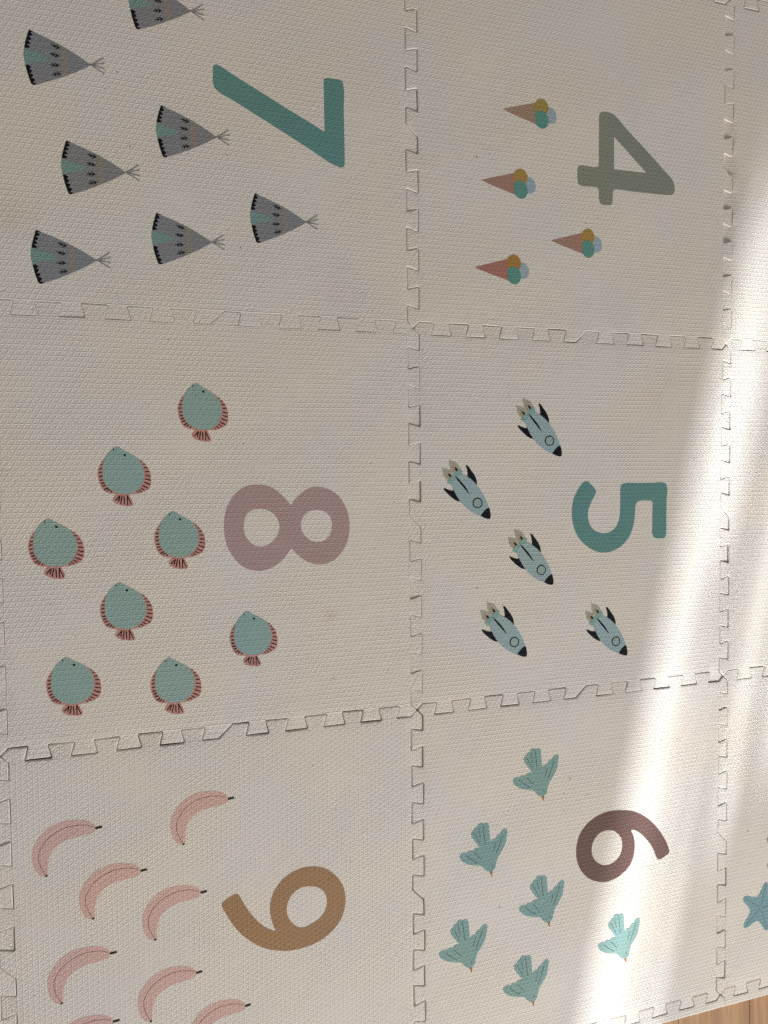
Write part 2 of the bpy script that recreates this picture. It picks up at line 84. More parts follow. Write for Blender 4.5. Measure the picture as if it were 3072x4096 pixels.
INST = {'tent': ('7',[(4.82,-47.02),(-160.7,27.48),(-118.86,-109.79),(-159.51,-231.24),(-26.99,120.86),(132.95,-153.94),(-4.69,-194.5)]),'ice_cream': ('4',[(-145.06,52.51),(-183.44,-62.62),(-57.93,-146.82),(-196.16,-199.96)]),'fish': ('8',[(-21.85,194.25),(-130.74,104.38),(-221.38,7.38),(-58.04,12.9),(-132.55,-84.38),(44.5,-136.47),(-204.28,-183.51),(-67.96,-195.68)]),'rocket': ('5',[(-60.97,126.23),(-192.65,25.98),(-77.06,-87.72),(-127.32,-204.75),(68.84,-218.9)]),'banana': ('9',[(-178.2,184.33),(5.75,199.67),(-119.42,113.19),(-36.52,66.06),(-163.6,0.96),(-45.46,-52.91),(-161.96,-98.95),(24.53,-118.98)]),'bird': ('6',[(-72.21,137.51),(-169.42,25.07),(-61.53,-81.96),(-207.01,-130.52),(-91.75,-214.63),(92.48,-177.85)])}
# ------------------------------------------------------------------ materials
class NT:
    def __init__(s, tree): s.t = tree
    def n(s, kind, **kw):
        o = s.t.nodes.new(kind)
        for k, v in kw.items(): setattr(o, k, v)
        return o
    def put(s, sock, v):
        if isinstance(v, (int, float)): sock.default_value = v
        elif isinstance(v, (tuple, list)): sock.default_value = v
        else: s.t.links.new(v, sock)
    def m(s, op, a, b=0.0, c=0.0):
        o = s.n('ShaderNodeMath', operation=op)
        for i, v in enumerate((a, b, c)): s.put(o.inputs[i], v)
        return o.outputs[0]
    def noise(s, vec, scale, detail=2.0, rough=0.5):
        o = s.n('ShaderNodeTexNoise')
        s.put(o.inputs['Vector'], vec); s.put(o.inputs['Scale'], scale)
        s.put(o.inputs['Detail'], detail); s.put(o.inputs['Roughness'], rough)
        return o.outputs['Fac']
    def ramp(s, x, lo, hi):
        o = s.n('ShaderNodeMapRange', interpolation_type='SMOOTHSTEP')
        s.put(o.inputs['Value'], x); s.put(o.inputs['From Min'], lo); s.put(o.inputs['From Max'], hi)
        return o.outputs['Result']
    def mix(s, fac, a, b):
        o = s.n('ShaderNodeMix', data_type='RGBA')
        s.put(o.inputs[0], fac); s.put(o.inputs[6], a); s.put(o.inputs[7], b)
        return o.outputs[2]

def relief_group():
    """stamped flower-of-life relief, worn in places, with creases and pin-prick nicks"""
    g = bpy.data.node_groups.new('foam_relief', 'ShaderNodeTree')
    g.interface.new_socket('Normal', in_out='OUTPUT', socket_type='NodeSocketVector')
    g.interface.new_socket('Nick', in_out='OUTPUT', socket_type='NodeSocketFloat')
    g.interface.new_socket('Tone', in_out='OUTPUT', socket_type='NodeSocketFloat')
    t = NT(g)
    at = t.n('ShaderNodeAttribute', attribute_name='tile_co').outputs['Vector']      # metres on the tile
    pos = t.n('ShaderNodeNewGeometry').outputs['Position']
    wob = t.n('ShaderNodeTexNoise'); t.put(wob.inputs['Vector'], at); t.put(wob.inputs['Scale'], 14.0); t.put(wob.inputs['Detail'], 2.0)
    off = t.n('ShaderNodeVectorMath', operation='MULTIPLY_ADD')
    t.put(off.inputs[0], wob.outputs['Color']); off.inputs[1].default_value = (0.0022, 0.0022, 0); t.put(off.inputs[2], at)
    sep = t.n('ShaderNodeSeparateXYZ'); t.put(sep.inputs[0], off.outputs[0])
    x, y = sep.outputs[0], sep.outputs[1]
    L = 0.0081; rh = L * math.sqrt(3) / 2
    gxs, gys = [], []
    sepa = t.n('ShaderNodeSeparateXYZ'); t.put(sepa.inputs[0], at)
    for ang in (0, 60, 120):
        c, s_ = math.cos(R(ang)), math.sin(R(ang))
        u = t.m('MULTIPLY_ADD', x, c, t.m('MULTIPLY', y, s_))
        v = t.m('MULTIPLY_ADD', y, c, t.m('MULTIPLY', x, -s_))
        k = t.m('ROUND', t.m('DIVIDE', v, rh))
        sv = t.m('MULTIPLY_ADD', k, -rh, v); vv = t.m('ABSOLUTE', sv)
        uu = t.m('MULTIPLY_ADD', k, -L / 2, u)
        f = t.m('SUBTRACT', t.m('FRACT', t.m('DIVIDE', uu, L)), 0.5)
        w = t.m('MULTIPLY_ADD', t.m('MULTIPLY', f, f), -4 * 0.150 * L, 0.150 * L)
        hit = t.m('GREATER_THAN', w, vv)                   # inside this raised petal
        sg = t.m('MULTIPLY', t.m('SIGN', sv), hit)         # which side of its ridge
        gxs.append(t.m('MULTIPLY', sg, -s_)); gys.append(t.m('MULTIPLY', sg, c))
    worn = t.ramp(t.noise(pos, 7.0, 4.0, 0.6), 0.28, 0.60)
    amp = t.m('MULTIPLY_ADD', worn, RELIEF * 0.38, RELIEF * 0.62)
    gx = t.m('ADD', t.m('ADD', gxs[0], gxs[1]), gxs[2]); gy = t.m('ADD', t.m('ADD', gys[0], gys[1]), gys[2])
    za = sepa.outputs[2]                                   # the angle the tile was laid at
    cz, sz = t.m('COSINE', za), t.m('SINE', za)
    wx = t.m('MULTIPLY_ADD', gx, cz, t.m('MULTIPLY', gy, sz)); wy = t.m('SUBTRACT', t.m('MULTIPLY', gy, cz), t.m('MULTIPLY', gx, sz))
    geo = t.n('ShaderNodeNewGeometry')
    nz = t.n('ShaderNodeSeparateXYZ'); t.put(nz.inputs[0], geo.outputs['Normal'])
    amp = t.m('MULTIPLY', amp, t.ramp(nz.outputs[2], 0.85, 0.99))
    tilt = t.n('ShaderNodeCombineXYZ'); t.put(tilt.inputs[0], t.m('MULTIPLY', wx, amp)); t.put(tilt.inputs[1], t.m('MULTIPLY', wy, amp))
    add = t.n('ShaderNodeVectorMath', operation='ADD'); t.put(add.inputs[0], geo.outputs['Normal']); t.put(add.inputs[1], tilt.outputs[0])
    nrm = t.n('ShaderNodeVectorMath', operation='NORMALIZE'); t.put(nrm.inputs[0], add.outputs[0])
    h = 0.0
    # soft unevenness and hairline creases, more of them towards the tile's edge
    sp = t.n('ShaderNodeSeparateXYZ'); t.put(sp.inputs[0], at)
    edge = t.m('MAXIMUM', t.m('ABSOLUTE', sp.outputs[0]), t.m('ABSOLUTE', sp.outputs[1]))
    edgem = t.ramp(edge, 0.255, 0.298)
    lump = t.noise(pos, 55.0, 4.0, 0.6)
    h = t.m('MULTIPLY_ADD', lump, 0.00040, h)
    cr = t.m('ABSOLUTE', t.m('SUBTRACT', t.noise(pos, 22.0, 3.0, 0.55), 0.5))
    cr = t.m('SUBTRACT', 1.0, t.ramp(cr, 0.0, 0.012))
    gate = t.ramp(t.m('MULTIPLY_ADD', edgem, 0.16, t.noise(pos, 11.0, 2.0)), 0.60, 0.68)
    h = t.m('MULTIPLY_ADD', t.m('MULTIPLY', cr, gate), -0.00030, h)
    root = t.m('ABSOLUTE', t.m('SUBTRACT', edge, HALF_ - 0.0107))
    root = t.m('MULTIPLY', t.m('SUBTRACT', 1.0, t.ramp(root, 0.0, 0.0011)), t.ramp(t.noise(pos, 9.0, 2.0), 0.42, 0.60))
    h = t.m('MULTIPLY_ADD', root, 0.00030, h)
    # nicks: rare small pits
    vo = t.n('ShaderNodeTexVoronoi', voronoi_dimensions='2D', feature='F1'); t.put(vo.inputs['Vector'], pos); t.put(vo.inputs['Scale'], 30.0)
    sc_ = t.n('ShaderNodeSeparateColor'); t.put(sc_.inputs[0], vo.outputs['Color'])
    rad = t.m('MULTIPLY_ADD', sc_.outputs[1], 0.018, 0.014)
    pit = t.m('SUBTRACT', 1.0, t.ramp(t.m('DIVIDE', vo.outputs['Distance'], rad), 0.75, 1.15))
    pit = t.m('MULTIPLY', pit, t.m('GREATER_THAN', sc_.outputs[0], 0.92))
    h = t.m('MULTIPLY_ADD', pit, -0.00035, h)
    b = t.n('ShaderNodeBump'); b.inputs['Strength'].default_value = 1.0; b.inputs['Distance'].default_value = 1.0
    t.put(b.inputs['Height'], h); t.put(b.inputs['Normal'], nrm.outputs[0])
    tone = t.noise(pos, 4.5, 4.0, 0.55)
    o = t.n('NodeGroupOutput')
    t.put(o.inputs[0], b.outputs[0]); t.put(o.inputs[1], pit); t.put(o.inputs[2], tone)
    return g
HALF_ = 0.3
RELIEF = 0.350
RG = relief_group()

def foam_mat(name, rgb, is_print=False, rough=0.62):
    m = bpy.data.materials.new(name); m.use_nodes = True
    nt = m.node_tree; t = NT(nt)
    p = nt.nodes['Principled BSDF']
    g = t.n('ShaderNodeGroup'); g.node_tree = RG
    v = 0.03 if is_print else 0.022
    warm = tuple(c * (1 + d) for c, d in zip(rgb, (v, v * .5, -v))) + (1,)
    cool = tuple(c * (1 - d) for c, d in zip(rgb, (v, v * .2, -v))) + (1,)
    base = t.mix(t.ramp(g.outputs['Tone'], 0.38, 0.62), warm, cool)
    if not is_print:                                     # faint rubbed-in dirt
        geo = t.n('ShaderNodeNewGeometry').outputs['Position']
        d1 = t.ramp(t.noise(geo, 3.1, 5.0, 0.65), 0.60, 0.76)
        base = t.mix(t.m('MULTIPLY', d1, 0.35), base, tuple(c * k for c, k in zip(rgb, (0.86, 0.80, 0.72))) + (1,))
        for (sx_, sy_, rad, dark) in ((-0.140, -0.437, 0.017, 0.22), (-0.566, 0.118, 0.050, 0.13), (-0.118, 0.06, 0.06, 0.06)):   # old spills
            dv = t.n('ShaderNodeVectorMath', operation='DISTANCE'); t.put(dv.inputs[0], geo); dv.inputs[1].default_value = (sx_, sy_, 0.0)
            wob = t.m('MULTIPLY_ADD', t.noise(geo, 60.0, 4.0, 0.6), rad * 1.1, dv.outputs['Value'])
            base = t.mix(t.m('MULTIPLY', t.m('SUBTRACT', 1.0, t.ramp(wob, rad * 0.55, rad * 1.6)), dark), base, (0.40, 0.27, 0.16, 1))
    base = t.mix(t.m('MULTIPLY', g.outputs['Nick'], 0.62), base, (0.05, 0.04, 0.035, 1))
    t.put(p.inputs['Base Color'], base)
    p.inputs['Roughness'].default_value = rough
    p.inputs['Specular IOR Level'].default_value = 0.15 if is_print else 0.35
    t.put(p.inputs['Normal'], g.outputs['Normal'])
    return m

CREAM = (0.785, 0.722, 0.652)
M = {'foam': foam_mat('cream_foam', CREAM)}
for k, c in {
    'num7': (.142, .298, .284), 'num4': (.272, .288, .234), 'num5': (.142, .298, .284), 'num6': (.175, .098, .086),
    'num8': (.470, .330, .320), 'num9': (.400, .235, .125),
    'tent_grey': (.270, .268, .280), 'tent_teal': (.225, .345, .312), 'tent_tan': (.315, .275, .235), 'tent_pole': (.250, .250, .270),
    'cone': (.420, .240, .185), 'cone_tan': (.400, .270, .200), 'cone_red': (.440, .205, .165), 'mustard_olive': (.400, .290, .090), 'mustard_orange': (.440, .235, .070), 'scoop_blue': (.360, .460, .540), 'scoop_mustard': (.430, .275, .085), 'scoop_teal': (.130, .320, .280),
    'fin_pink': (.590, .300, .265), 'fish_teal': (.318, .452, .424),
    'flame_grey': (.430, .425, .350), 'flame_tan': (.470, .350, .250), 'flame_green': (.350, .450, .440), 'nozzle_teal': (.270, .440, .400),
    'rocket_blue': (.360, .475, .500), 'banana_pink': (.725, .480, .430), 'bird_teal': (.248, .402, .382), 'beak_brown': (.420, .190, .065),
    'star_blue': (.210, .370, .420), 'ink': (.006, .006, .006), 'navy': (.005, .008, .013), 'line_dark': (.045, .022, .026),
    'stem_black': (.025, .030, .022), 'feather_line': (.018, .045, .045)}.items():
    M[k] = foam_mat(k, c, True, 0.58)

def wood_mat():
    m = bpy.data.materials.new('oak_plank'); m.use_nodes = True
    t = NT(m.node_tree); p = m.node_tree.nodes['Principled BSDF']
    geo = t.n('ShaderNodeNewGeometry').outputs['Position']
    rnd = t.n('ShaderNodeObjectInfo').outputs['Random']
    sx = t.n('ShaderNodeSeparateXYZ'); t.put(sx.inputs[0], geo)
    cv = t.n('ShaderNodeCombineXYZ')
    t.put(cv.inputs[0], t.m('MULTIPLY', sx.outputs[0], 1.0)); t.put(cv.inputs[1], t.m('MULTIPLY', sx.outputs[1], 0.07)); t.put(cv.inputs[2], t.m('MULTIPLY', rnd, 40.0))
    g1 = t.noise(cv.outputs[0], 60.0, 6.0, 0.65)
    cv2 = t.n('ShaderNodeCombineXYZ')
    t.put(cv2.inputs[0], sx.outputs[0]); t.put(cv2.inputs[1], t.m('MULTIPLY', sx.outputs[1], 0.03)); t.put(cv2.inputs[2], t.m('MULTIPLY', rnd, 17.0))
    g2 = t.noise(cv2.outputs[0], 420.0, 3.0, 0.6)
    c = t.mix(t.ramp(g1, 0.32, 0.70), (0.340, 0.165, 0.062, 1), (0.540, 0.300, 0.128, 1))
    c = t.mix(t.m('MULTIPLY', t.ramp(g2, 0.52, 0.70), 0.45), c, (0.20, 0.105, 0.045, 1))
    c = t.mix(t.m('MULTIPLY', rnd, 0.25), c, (0.44, 0.24, 0.10, 1))
    t.put(p.inputs['Base Color'], c); p.inputs['Roughness'].default_value = 0.55; p.inputs['Specular IOR Level'].default_value = 0.25
    b = t.n('ShaderNodeBump'); b.inputs['Distance'].default_value = 0.0004; b.inputs['Strength'].default_value = 0.5
    t.put(b.inputs['Height'], g2); t.put(p.inputs['Normal'], b.outputs[0])
    return m
M['oak'] = wood_mat()
def plain(name, rgb, rough=0.8):
    m = bpy.data.materials.new(name); m.use_nodes = True; t = NT(m.node_tree); p = m.node_tree.nodes['Principled BSDF']
    n = t.noise(t.n('ShaderNodeNewGeometry').outputs['Position'], 30.0, 4.0)
    t.put(p.inputs['Base Color'], t.mix(n, tuple(c * .8 for c in rgb) + (1,), tuple(rgb) + (1,)))
    p.inputs['Roughness'].default_value = rough
    return m
M['subfloor'] = plain('subfloor', (0.10, 0.06, 0.035))
M['crumb'] = plain('crumb', (0.06, 0.045, 0.035))

# ------------------------------------------------------------------ the floor
THICK = 0.012
def link(name, me, mat, parent=None, loc=(0, 0, 0)):
    o = bpy.data.objects.new(name, me); col.objects.link(o)
    if mat is not None: me.materials.append(mat)
    o.location = loc
    if parent is not None: o.parent = parent
    return o

bm = bmesh.new()
bmesh.ops.create_cube(bm, size=1.0, matrix=Matrix.Translation((0.3, -0.6, -THICK - 0.026)) @ Matrix.Diagonal((7.0, 7.0, 0.02, 1)))
me = bpy.data.meshes.new('floor'); bm.to_mesh(me); bm.free()
floor = link('floor', me, M['subfloor']); floor['kind'] = 'structure'
PW = 0.164
def plank_mesh(length):
    bm = bmesh.new()
    bmesh.ops.create_cube(bm, size=1.0, matrix=Matrix.Diagonal((PW - 0.0006, length - 0.0006, 0.015, 1)))
    top = [e for e in bm.edges if all(v.co.z > 0 for v in e.verts)]
    bmesh.ops.bevel(bm, geom=top, offset=0.0011, segments=2, affect='EDGES', profile=0.5)
    me = bpy.data.meshes.new('plank'); bm.to_mesh(me); bm.free(); me.materials.append(M['oak']); return me
pm = plank_mesh(1.3)
for i in range(-9, 12):
    for j in range(3):
        o = bpy.data.objects.new('plank', pm); col.objects.link(o); o.parent = floor
        o.location = (0.515 + (i + 0.5) * PW, -3.05 + 1.3 * j + (0.43 if i % 2 else 0.0) + 0.17 * (i % 3), -THICK - 0.0076)

# ------------------------------------------------------------------ mat tiles
T, HALF, AMP, CH, DOV = 0.6, 0.3, 0.0097, 0.0100, 0.0027
rng = random.Random(11)

def fillet(pts, r, n=4):
    """round the marked corners of an open polyline; pts = [(s, h, round?)]"""
    out = []
    for i, (x, y, rd) in enumerate(pts):
        if not rd: out.append((x, y)); continue
        p = Vector((x, y)); a = (Vector(pts[i - 1][:2]) - p); b = (Vector(pts[i + 1][:2]) - p)
        ua, ub = a.normalized(), b.normalized()
        ang = ua.angle(ub); d = min(r / math.tan(ang / 2), a.length * .45, b.length * .45)
        p0, p1 = p + ua * d, p + ub * d
        for k in range(n + 1):
            f = k / n
            out.append(tuple(p0 * (1 - f) ** 2 + p * 2 * f * (1 - f) + p1 * f ** 2))
    return out

def half_pattern():
    pts = [(0, 0, False), (CH, AMP, False)]
    s0, st = 0.106 * HALF, 0.0985 * HALF
    for k in range(9):
        s = s0 + k * st
        if k % 2 == 0: pts += [(s + DOV, AMP, True), (s - DOV, -AMP, True)]
        else: pts += [(s + DOV, -AMP, True), (s - DOV, AMP, True)]
    pts += [(HALF - CH, -AMP, False)]
    return fillet(pts + [(HALF, 0, False)], 0.0021)[:-1]
HP = half_pattern()
def resample(pts, step=0.006):
    out = []
    for a, b in zip(pts, pts[1:]):
        n = max(1, int(math.dist(a, b) / step))
        out += [(a[0] + (b[0] - a[0]) * k / n, a[1] + (b[1] - a[1]) * k / n) for k in range(n)]
    return out + [pts[-1]]
SEAM = resample([(s, h) for s, h in HP] + [(s + HALF, h) for s, h in HP] + [(T, 0)])

# the tongues of one seam: (s from, s to, sign)
def tongues():
    s0, st = 0.106 * HALF, 0.0985 * HALF
    b = []
    for hf in (0, HALF):
        cuts = [hf] + [hf + s0 + k * st for k in range(9)] + [hf + HALF]
        for k in range(10): b.append((cuts[k], cuts[k + 1], 1 if k % 2 == 0 else -1))
    return b
TONG = tongues()

# how tightly each seam is closed, in metres: key = (axis, column, row of the lattice line)
GAP = {('H', -1, 0): .00030, ('V', 0, 1): .00085, ('V', 0, 0): .00055, ('H', -1, -1): .00125, ('H', 0, -1): .00100, ('V', 0, -1): .00120,
       ('H', 0, 0): .00070, ('V', 1, 1): .00045, ('V', 1, 0): .00120, ('V', 1, -1): .00085, ('H', 0, -2): .00090, ('H', 1, -2): .00100,
       ('H', 1, -1): .00090, ('H', 1, 0): .00040, ('V', -1, 0): .00045, ('V', -1, -1): .00070, ('H', 0, 1): .00080, ('H', 1, 1): .00080}
SINK = {}
def seam_sinks(key):
    """how far each tongue of a seam has sunk below its neighbours"""
    if key in SINK: return SINK[key]
    r = random.Random(str(key) + 'sink')
    out = []
    for (a, b, sg) in TONG:
        v = r.random()
        d = r.uniform(.0001, .0004) if v < .5 else (r.uniform(.0004, .0010) if v < .9 else r.uniform(.0010, .0017))
        if key == ('H', -1, 0): d *= .45
        t = (a + b) / 2 / T
        if key == ('V', 1, 1):
            if sg < 0 and .33 < t < .70: d = .0044
            elif sg < 0 and (t < .12 or .70 <= t < .85): d = .0022
        if key == ('V', 1, 0):
            if sg > 0 and .50 < t < .68: d = .0030
            elif sg > 0 and t > .15: d = r.uniform(.0007, .0016)
        if key == ('V', 1, -1) and sg < 0 and t < .4: d = r.uniform(.0008, .0018)
        if key == ('V', 0, -1) and sg > 0 and t < .22: d = .0017
        if key == ('H', -1, -1) and sg < 0: d = r.uniform(.0005, .0013)
        if key == ('H', 0, 0) and t > .65: d = r.uniform(.0005, .0011)
        if key == ('H', 0, -1) and sg < 0 and t > .7: d = r.uniform(.0008, .0017)
        if key == ('H', 0, 1) and t > .7: d = .0009 if sg > 0 else 0
        if key == ('V', 0, 0) and sg > 0 and t < .1: d = .0012
        if key[0] == 'H' and key[2] == -2: d = r.uniform(.0003, .0009)
        out.append(d)
    SINK[key] = out
    return out

def seam_pts(axis, i, j):
    """seam polyline: H runs to the right from lattice node (i, j), V runs down from (i, j)"""
    if axis == 'H': return [(i * T + s, j * T + h) for s, h in SEAM]
    return [(i * T + h, j * T - s) for s, h in SEAM]

class Tile:
    """a tile whose lower left lattice node is (i, j)"""
    def __init__(s, i, j):
        s.i, s.j = i, j
        s.c = ((i + .5) * T, (j + .5) * T)
        r = random.Random(i * 31 + j * 7 + 5)
        s.ph = [r.uniform(0, 6.28) for _ in range(8)]
        s.tilt = (r.uniform(-.0006, .0006), r.uniform(-.0006, .0006))
        s.edges = [('H', i, j, 1), ('V', i + 1, j + 1, -1), ('H', i, j + 1, -1), ('V', i, j + 1, 1)]   # bottom, right, top, left
    def height(s, x, y):
        """x, y relative to the tile centre"""
        p = s.ph
        z = .00030 * math.sin(x * 17 + p[0]) * math.sin(y * 14 + p[1]) + .00018 * math.sin(x * 37 + y * 11 + p[2]) + .00018 * math.sin(y * 33 - x * 15 + p[3])
        z -= s.dip(x, y)
        return z
    def dip(s, x, y):
        lim = HALF - AMP * 2.2
        if abs(x) < lim and abs(y) < lim: return 0.0
        wx, wy = x + s.c[0], y + s.c[1]
        tot = 0.0
        for k, (ax, i, j, _) in enumerate(s.edges):
            if ax == 'H': along, out = wx - i * T, (wy - j * T) * (-1 if k == 0 else 1); sg = 1 if k == 2 else -1
            else: along, out = j * T - wy, (wx - i * T) * (1 if k == 1 else -1); sg = 1 if k == 1 else -1
            if out < -AMP * 2.2 or not (-.002 < along < T + .002): continue
            f = min(1.0, max(0.0, (out + AMP * 2.2) / (AMP * 2.6))); f = f * f * (3 - 2 * f)
            for (a, b, tsg), d in zip(TONG, seam_sinks((ax, i, j))):
                if tsg == sg and a - .004 <= along <= b + .004:
                    e = min(1.0, max(0.0, (along - a + .008) / .008)) * min(1.0, max(0.0, (b + .008 - along) / .008))
                    tot = max(tot, d * f * e)
        return tot
    def outline(s):
        """closed CCW outline, each point with the gap of its seam; relative to the centre"""
        P, G, A = [], [], []
        for k, (ax, i, j, d) in enumerate(s.edges):
            pts = seam_pts(ax, i, j)
            if k in (1, 2): pts = pts[::-1]
            pts = pts[:-1]
            g = GAP.get((ax, i, j), .0004)
            P += [(x - s.c[0], y - s.c[1]) for x, y in pts]; G += [g] * len(pts); A += [ax] * len(pts)
        return P, G, A

def normals(P):
    n = len(P); N = []
    for k in range(n):
        a, b = P[k - 1], P[(k + 1) % n]; c = P[k]
        d1 = Vector((c[0] - a[0], c[1] - a[1])); d2 = Vector((b[0] - c[0], b[1] - c[1]))
        if d1.length < 1e-9 or d2.length < 1e-9: d1 = d2 = d1 + d2
        d1.normalize(); d2.normalize()
        n1, n2 = Vector((d1.y, -d1.x)), Vector((d2.y, -d2.x))
        m = n1 + n2
        m = m.normalized() / max(.55, m.normalized().dot(n1)) if m.length > 1e-6 else n1
        N.append(m)
    return N

def inside(poly, pts):
    poly = np.asarray(poly); x, y = pts[:, 0], pts[:, 1]
    r = np.zeros(len(pts), bool)
    x1, y1 = poly[:, 0], poly[:, 1]; x2, y2 = np.roll(x1, -1), np.roll(y1, -1)
    for a, b, c, d in zip(x1, y1, x2, y2):
        if b == d: continue
        r ^= ((b > y) != (d > y)) & (x < (c - a) * (y - b) / (d - b) + a)
    return r
def edge_dist(loops, pts):
    best = np.full(len(pts), 1e9)
    for lp in loops:
        P = np.asarray(lp); Q = np.roll(P, -1, 0)
        for a, b in zip(P, Q):
            d = b - a; l2 = max(d @ d, 1e-18)
            t = np.clip(((pts - a) @ d) / l2, 0, 1)
            best = np.minimum(best, np.hypot(*(pts - a - t[:, None] * d).T))
    return best

def fill(loops, step, margin, extra=None):
    """triangulate loops[0] minus the holes loops[1:], with inner points on a jittered grid -> verts, tris"""
    A = np.asarray(loops[0]); lo, hi = A.min(0), A.max(0)
    gx, gy = np.arange(lo[0] + step * .5, hi[0], step), np.arange(lo[1] + step * .5, hi[1], step)
    pts = np.array([(x, y) for x in gx for y in gy]).reshape(-1, 2)
    if extra is not None: pts = np.vstack([pts, extra])
    if len(pts):
        ok = inside(A, pts)
        for hl in loops[1:]: ok &= ~inside(hl, pts)
        pts = pts[ok]
    if len(pts): pts = pts[edge_dist(loops, pts) > margin]
    V, E, nb = [], [], 0
    for lp in loops:
        n = len(lp); V += [Vector(q) for q in lp]; E += [(nb + k, nb + (k + 1) % n) for k in range(n)]; nb += n
    V += [Vector(q) for q in pts]
    v, e, f, *_ = delaunay_2d_cdt(V, E, [], 0, 1e-7)
    v = np.array([tuple(q) for q in v]); f = [tuple(q) for q in f]
    cen = np.array([v[list(q)].mean(0) for q in f])
    ok = inside(A, cen)
    for hl in loops[1:]: ok &= ~inside(hl, cen)
    return v, [q for q, k in zip(f, ok) if k]

def finish_mesh(name, V, F, uv, smooth=True):
    me = bpy.data.meshes.new(name)
    me.from_pydata(V, [], F)
    at = me.attributes.new('tile_co', 'FLOAT_VECTOR', 'POINT')
    at.data.foreach_set('vector', np.asarray(uv, dtype=np.float32).ravel())
    if smooth: me.polygons.foreach_set('use_smooth', [True] * len(me.polygons))
    me.update(); me.validate()
    return me

ROT = {}     # tiles laid a quarter turn round carry their stamped pattern turned as well
def tile_co(key, x, y):
    a = ROT.get(key, 0.0); c, s_ = math.cos(a), math.sin(a)
    r = random.Random(str(key)); ox, oy = r.uniform(0, .008), r.uniform(0, .008)
    return (x * c - y * s_, x * s_ + y * c, a)

def shell(name, P, G, A, height, key, uvf=None):
    """a slab of foam from its outline: top, softened rim, wall and underside"""
    N = normals(P)
    base = []
    for (x, y), g, ax, n in zip(P, G, A, N):
        w = abs(n.x) if ax == 'V' else abs(n.y)
        j = .15 + 1.55 * (.5 + .5 * math.sin(x * 41 + y * 53 + key[0] * 2.1 + key[1])) ** 2
        d = (.00010 + g * .5 * (.22 + .78 * w) * j) if ax else 0.0
        base.append((x - n.x * d, y - n.y * d))
    NB = normals(base)
    BF = [min(1.0, max(.30, g / .0009)) if ax else .8 for g, ax in zip(G, A)]
    def off(d): return [(x - n.x * d * b, y - n.y * d * b) for (x, y), n, b in zip(base, NB, BF)]
    rings = [(off(.0021), 0.0), (off(.0013), -.00008), (off(.00065), -.00034), (off(.00018), -.00090), (base, -.0018), (base, None)]
    top = rings[0][0]
    # denser points near the seams so the tongues can bend
    lo, hi = np.asarray(top).min(0), np.asarray(top).max(0)
    ex = np.array([(x, y) for x in np.arange(lo[0], hi[0], .0062) for y in np.arange(lo[1], hi[1], .0062)])
    lim = HALF - .026
    ex = ex[(np.abs(ex[:, 0]) > lim) | (np.abs(ex[:, 1]) > lim)] if uvf is None else ex
    v, f = fill([top], .017, .0022, ex)
    V = [(x, y, height(x, y)) for x, y in v]; F = list(f)
    # make the triangles face up
    F = [q if (v[q[1]][0] - v[q[0]][0]) * (v[q[2]][1] - v[q[0]][1]) - (v[q[1]][1] - v[q[0]][1]) * (v[q[2]][0] - v[q[0]][0]) > 0 else q[::-1] for q in F]
    # index of the outline points in v (the triangulation keeps the input order)
    n = len(P); prev = list(range(n))
    for ring, dz in rings[1:]:
        st = len(V)
        for (x, y), (tx, ty), b in zip(ring, top, BF):
            V.append((x, y, height(tx, ty) + dz * b if dz is not None else -THICK))
        for k in range(n):
            a, b = prev[k], prev[(k + 1) % n]
            F.append((a, st + k, st + (k + 1) % n, b))
        prev = [st + k for k in range(n)]
    F.append(tuple(reversed(prev)))
    uv = [tile_co(key, q[0], q[1]) for q in V]
    return finish_mesh(name, V, F, uv)

tiles = {}
def make_tile(i, j, label):
    t = Tile(i, j); key = (i, j)
    P, G, A = t.outline()
    me = shell('foam_tile', P, G, A, t.height, key)
    o = link('foam_tile', me, M['foam'], None, (t.c[0], t.c[1], 0))
    o['label'] = label; o['category'] = 'mat tile'; o['group'] = 'interlocking foam mat tiles'
    t.obj = o; t.key = key; tiles[key] = t
    return t

ROT[(-1, -2)] = R(90); ROT[(-2, -2)] = R(90)
T7 = make_tile(-1, 0, 'cream foam mat tile with a teal number 7 and grey tents')
T4 = make_tile(0, 0, 'cream foam mat tile with an olive number 4 and ice cream cones')
T8 = make_tile(-1, -1, 'cream foam mat tile with a mauve number 8 and round fish')
T5 = make_tile(0, -1, 'cream foam mat tile with a teal number 5 and blue rockets')
T9 = make_tile(-1, -2, 'cream foam mat tile with a brown number 9 and pink bananas')
T6 = make_tile(0, -2, 'cream foam mat tile with a plum number 6 and teal birds, crossed by sunlight')
T3 = make_tile(1, -2, 'cream foam mat tile with blue starfish at the lower right edge')
make_tile(1, -1, 'plain sunlit part of a cream foam tile right of the number 5 tile')
make_tile(1, 0, 'shaded cream foam tile at the right edge beside the number 4 tile')
make_tile(1, 1, 'cream foam tile showing only in the top right corner')
make_tile(0, 1, 'cream foam tile whose teeth just show above the number 4 tile')
make_tile(-2, -1, 'cream foam tile whose teeth show at the left edge beside the fish')
make_tile(-2, -2, 'cream foam tile whose teeth show at the left edge beside the bananas')

